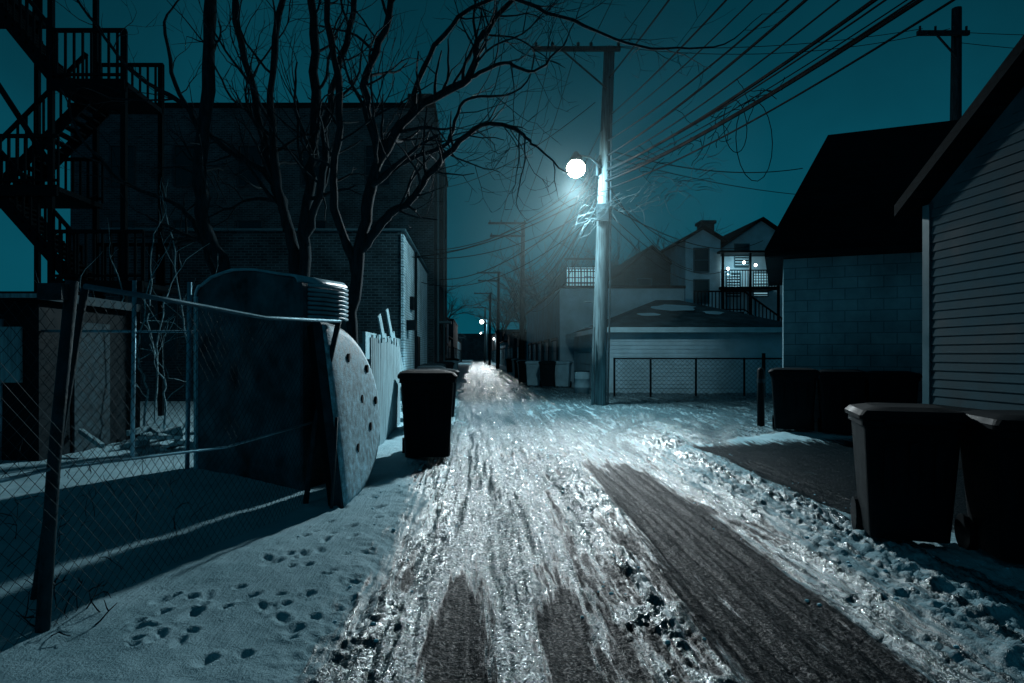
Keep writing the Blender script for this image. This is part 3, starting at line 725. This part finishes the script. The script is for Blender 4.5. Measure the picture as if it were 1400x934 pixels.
mb.obox(FL+du*.03-bk*.02+Vector((0,0,1.08)),(.05,.03,2.1),Matrix.Rotation(math.atan2(du.y,du.x),3,'Z')); part(rt,'edge_post',mb,M_trim)
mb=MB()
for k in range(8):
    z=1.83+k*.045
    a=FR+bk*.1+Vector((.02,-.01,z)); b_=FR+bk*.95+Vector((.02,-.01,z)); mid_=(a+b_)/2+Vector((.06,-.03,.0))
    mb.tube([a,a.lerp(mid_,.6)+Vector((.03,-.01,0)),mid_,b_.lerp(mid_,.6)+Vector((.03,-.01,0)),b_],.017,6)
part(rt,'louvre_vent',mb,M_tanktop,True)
rt=root('hot_tub_shell')
def tubx(y,z): return -1.25+.10*(y-6.1)-.12*(z-.9)
def tubring(sc,dx):
    pts=[]
    for k in range(36):
        t=-math.pi/2+math.pi*k/35
        c_=abs(math.cos(t))**.85; s_=math.sin(t); yy=6.08+(1-sc)*.3+1.75*sc*c_; zz=.90+.85*sc*s_
        pts.append((tubx(yy,zz)+dx,yy,zz))
    for q in (.6,.2,-.2,-.6):
        yy=6.08+(1-sc)*.3; zz=.90+.85*sc*q; pts.append((tubx(yy,zz)+dx,yy,zz))
    return pts
mb=MB(); mb.loft([tubring(.05,.03),tubring(.4,.025),tubring(.7,.015),tubring(.9,.0),tubring(.97,-.02)]); part(rt,'tub_face',mb,simple('tub_acrylic',(.36,.45,.48),.65,0,.6,14,.6,70,spec=.2),True)
mb=MB(); mb.loft([tubring(.975,-.025),tubring(1.0,-.04),tubring(1.0,-.10)]); part(rt,'tub_rim',mb,M_rust)
mb=MB(); mb.loft([tubring(.99,-.101),tubring(.94,-.16),tubring(.5,-.19)]); part(rt,'tub_back',mb,M_darkmetal)
mb=MB()
for (y,z) in ((6.65,1.42),(6.95,1.0),(7.3,1.3),(6.6,.55),(7.15,.7),(7.5,.95)):
    x_=tubx(y,z)+.02; mb.tube([(x_-.05,y,z),(x_+.012,y,z)],.042,14)
part(rt,'jet_hole_discs',mb,M_darkmetal)  # dark discs on the face paint the shade inside the holes

# ------------------------------------------------------------ fences
def chainlink(mb,A,B,H_,z0=.05,sp=.062,r=.0019,lean=(0,0)):
    A=Vector((*A,0));B=Vector((*B,0));L=(B-A).length;u=(B-A)/L;nn=Vector((-u.y,u.x,0))
    def P(s,t):
        w=.03*math.sin(s*2.1+t*1.7)+.014*math.sin(s*5+t*4); tt=t/H_
        return A+u*(s+lean[0]*tt)+nn*(w+lean[1]*tt)+Vector((0,0,z0+t+.012*math.sin(s*3)))
    k=-H_
    while k<L:
        for sg in (1,-1):
            pts=[]
            a=max(0,k); b_=min(L,k+H_)
            if b_-a<.02: continue
            m=max(2,int((b_-a)/.22)+1)
            for i in range(m+1):
                s=a+(b_-a)*i/m; t=(s-k) if sg>0 else H_-(s-k)
                pts.append(P(s,t)+nn*(sg*.0015))
            mb.tube(pts,r,3,False)
        k+=sp*1.2
rt=root('chain_link_fence')
mb=MB(); chainlink(mb,(-2.1,3.4),(-1.55,6.15),1.68,r=.0017,lean=(.1,-.1)); chainlink(mb,(-2.4,2.0),(-2.1,3.4),1.65,r=.0015); part(rt,'wire_mesh',mb,M_rust)
mb=MB()
mb.tube([(-2.14,3.36,-.05),(-2.1,3.4,.9),(-2.02,3.42,1.82)],[.034,.031,.03],10)
mb.tube([(-2.45,3.75,-.05),(-2.03,3.55,1.8)],.02,8)
mb.tube([(-1.56,6.2,-.05),(-1.45,6.17,.8),(-1.23,6.15,1.76)],.026,10)
mb.tube([(-2.3,2.1,-.05),(-2.3,2.1,1.78)],.03,8)
mb.tube([(-1.27,5.98,-.05),(-1.22,6.0,.9)],.016,6)
part(rt,'posts',mb,M_rust,True)
mb=MB()
mb.tube([(-2.0,3.5,1.8),(-1.85,4.2,1.78),(-1.6,5.2,1.73),(-1.22,6.15,1.75)],.015,8)
part(rt,'top_rail',mb,simple('rail_steel',(.14,.19,.22),.6,.4,.3,8,.2,60),True)
mb=MB()
mb.tube([(-2.3,2.1,.86),(-2.1,3.4,.885),(-1.75,4.8,.8),(-1.47,6.12,.84)],.010,6)
part(rt,'mid_cable',mb,M_galv,True)
mb=MB()
mb.box(-2.14,-2.02,3.33,3.39,1.72,1.8); mb.tube([(-2.1,3.4,.3),(-2.2,3.45,.36),(-2.12,3.33,.42)],.01,5)
part(rt,'clamps',mb,M_rust)
rt=root('chain_link_fence')
mb=MB(); chainlink(mb,(-6.2,8.6),(-3.5,8.9),1.7,sp=.09,r=.002); part(rt,'wire_mesh',mb,M_rust)
mb=MB()
for (x,y,hh) in ((-4.4,8.75,2.4),(-3.38,8.0,2.3),(-6.0,8.6,1.9)): mb.tube([(x,y,-.05),(x+.03,y,hh)],.028,8)
mb.tube([(-6,8.6,1.75),(-3.4,8.9,1.75)],.017,6)
part(rt,'posts_and_rail',mb,M_galv,True)
rt=root('chain_link_fence')
mb=MB(); chainlink(mb,(4.6,22.6),(10.9,22.6),1.25,sp=.13,r=.005); chainlink(mb,(10.9,22.6),(12,18),1.25,sp=.13,r=.005); part(rt,'wire_mesh',mb,M_rust)
mb=MB()
for x in (4.6,5.8,7.3,8.9,10.9): mb.tube([(x,22.6,-.05),(x,22.6,1.35)],.035,8)
mb.tube([(4.6,22.6,1.32),(10.9,22.6,1.32)],.025,6); mb.tube([(9.5,22.5,0),(9.5,22.5,1.5)],.06,8)
part(rt,'posts_and_rail',mb,M_darkmetal,True)
rt=root('picket_fence')
mb=MB(); y=9.3
while y<13.2:
    hh=1.68+R.uniform(-.08,.08); xx=-1.42-(y-9.3)*.01; M=Matrix.Rotation(R.uniform(-.03,.03),3,'X')
    mb.obox((xx,y,hh/2),(.02,.12,hh),M); y+=.145
part(rt,'pickets',mb,M_wood)
mb=MB(); mb.box(-1.50,-1.46,9.2,13.2,.4,.49); mb.box(-1.50,-1.46,9.2,13.2,1.3,1.39); mb.box(-1.6,-1.5,9.2,9.3,-.05,1.6); mb.box(-1.6,-1.5,13.1,13.2,-.05,1.6); part(rt,'rails',mb,M_wood)
rt=root('leaning_boards')
mb=MB()
for (y,L,tl) in ((15.2,2.4,.25),(15.8,2.0,.32),(16.6,2.6,.2),(17.5,2.1,.3),(18.3,1.8,.35)):
    mb.obox((-1.95+tl*.1,y,L/2*math.cos(tl)),(.03,.35,L),Matrix.Rotation(tl,3,'X')@Matrix.Rotation(-.15,3,'Y'))
mb.box(-2.2,-2.14,13.3,19.5,0,1.9)
part(rt,'boards',mb,M_wood)
rt=root('bollard')
mb=MB(); mb.tube([(5.56,13.3,-.05),(5.56,13.3,1.15),(5.56,13.3,1.2)],[.07,.07,.03],12); part(rt,'post',mb,M_darkmetal,True)
mb=MB(); mb.tube([(5.56,13.3,.9),(5.56,13.3,.98)],.075,12); part(rt,'band',mb,M_rust)

# ------------------------------------------------------------ bins
def bin_(name,x,y,rot,mat,w=.66,d=.78,hh=1.02):
    rt=root(name); MT=Matrix.Translation((x,y,gz(x,y)-.01))@Matrix.Rotation(math.radians(rot),4,'Z')
    def pt(nm,mb,mat_,sm=False,bv=0):
        mb.xf(MT); return part(rt,nm,mb,mat_,sm,bv)
    mb=MB(); mb.loft([rrect(w*.80,d*.72,.05,.06),rrect(w*.82,d*.75,.06,.12),rrect(w*.90,d*.86,.06,hh*.55),rrect(w*.96,d*.95,.06,hh*.90),rrect(w*1.02,d*1.02,.06,hh*.905),rrect(w*1.02,d*1.02,.06,hh*.95)])
    pt('body',mb,mat)
    mb=MB()
    mb.loft([rrect(w*1.08,d*1.08,.06,hh*.955),rrect(w*1.09,d*1.09,.06,hh*.985),rrect(w*1.0,d*1.0,.08,hh*1.02,0,.0),rrect(w*.7,d*.7,.1,hh*1.045)]); pt('lid',mb,mat)
    mb=MB(); mb.box(-w*.3,w*.3,-d*.56,-d*.52,hh*.93,hh*.97)
    mb.tube([(-w*.42,d*.5,hh*.93),(-w*.42,d*.62,hh*.97),(w*.42,d*.62,hh*.97),(w*.42,d*.5,hh*.93)],.018,6)
    for q in (-.25,.0,.25): mb.obox((q*w,-d*.46,hh*.6),(.05,.03,hh*.4),Matrix.Rotation(.12,3,'X'))
    pt('handle_and_ribs',mb,mat)
    mb=MB()
    for q in (-1,1): mb.tube([(q*w*.46,d*.36,.13),(q*w*.36,d*.36,.13)],.13,16)
    mb.tube([(-w*.4,d*.36,.13),(w*.4,d*.36,.13)],.015,6)
    pt('wheels',mb,M_darkmetal)
bin_('wheelie_bin',-.66,9.25,6,M_bin,.72,.72,1.15)
bin_('wheelie_bin',-.95,12.6,-8,M_bin); bin_('wheelie_bin',-.75,14.6,10,M_bin); bin_('wheelie_bin',-1.1,17,5,M_bin); bin_('wheelie_bin',-1.3,21,-5,M_bin); bin_('wheelie_bin',-1.2,27,5,M_bin,); bin_('wheelie_bin',-1.2,34,5,M_binl)
bin_('wheelie_bin',3.16,5.05,-20,M_bin,.62,.66,.96); bin_('wheelie_bin',3.75,4.6,-14,M_bin,.68,.7,.97)
for (x,y) in ((5.75,12.35),(6.45,12.05),(7.15,11.75)): bin_('wheelie_bin',x,y,-24,M_bin,.76,.72,1.1)
for (x,y,m) in ((2.55,30,M_binl),(3.05,28.8,M_bin),(3.7,28.9,M_binl),(2.4,33,M_bin),(2.6,36,M_binl),(2.6,40,M_bin),(2.9,48,M_binl),(2.7,52,M_bin),(-1.4,41,M_bin)): bin_('wheelie_bin',x,y,-10+R.uniform(-8,8),m,.68,.74,1.08)
rt=root('steel_drum')
mb=MB(); mb.tube([(3.78,24.2,0),(3.78,24.2,.28),(3.78,24.2,.3),(3.78,24.2,.32),(3.78,24.2,.58),(3.78,24.2,.6),(3.78,24.2,.62),(3.78,24.2,.85)],[.26,.26,.28,.26,.26,.28,.26,.26],18); part(rt,'barrel',mb,M_binl,True)
mb=MB(); mb.tube([(3.78,24.2,.851),(3.78,24.2,.88)],.27,18); part(rt,'rim',mb,M_rust,True)

# ------------------------------------------------------------ world, sun, camera
w=bpy.data.worlds.new('World'); scn.world=w; w.use_nodes=True; nt=w.node_tree
bg=nt.nodes['Background']
sky=nt.nodes.new('ShaderNodeTexSky'); sky.sky_type='NISHITA'; sky.sun_disc=False; sky.sun_elevation=math.radians(3); sky.sun_rotation=math.radians(160)
g=nt.nodes.new('ShaderNodeTexCoord').outputs['Generated']; sx=nt.nodes.new('ShaderNodeSeparateXYZ'); nt.links.new(g,sx.inputs[0])
cr=nt.nodes.new('ShaderNodeValToRGB'); nt.links.new(sx.outputs[2],cr.inputs[0])
e=cr.color_ramp.elements; e[0].position=0; e[0].color=(.0018,.076,.112,1); e[1].position=.62; e[1].color=(.0009,.016,.025,1)
q=e.new(.22); q.color=(.0018,.060,.090,1)
q=e.new(.42); q.color=(.0012,.034,.052,1)
cl=ramp(nt,noise(nt,g,2.2,5,.55),.3,.7,.68,1.25)
c=mix(nt,1.0,cr.outputs[0],cl,'MULTIPLY')
bw=nt.nodes.new('ShaderNodeRGBToBW'); nt.links.new(sky.outputs[0],bw.inputs[0])
sk=mix(nt,1.0,bw.outputs[0],(.0001,.0010,.0014),'MULTIPLY')
c=mix(nt,1.0,c,sk,'ADD'); nt.links.new(c,bg.inputs[0]); bg.inputs[1].default_value=1.0
sl=bpy.data.lights.new('fill_sun','SUN'); sl.energy=.03; sl.angle=math.radians(12); sl.color=(.3,.8,1)  # weak cool sun lamp added as fill, no real source in the scene
so=bpy.data.objects.new('fill_sun_light',sl); so.rotation_euler=(math.radians(48),0,math.radians(-25)); COL.objects.link(so)
cam=bpy.data.cameras.new('camera'); cam.lens=24; cam.sensor_width=36; cam.shift_x=50/1400; cam.shift_y=18/1400; cam.clip_end=2000; cam.clip_start=.05
co=bpy.data.objects.new('camera',cam); co.location=(0,0,1.45); co.rotation_euler=(math.radians(90),0,0); COL.objects.link(co); scn.camera=co
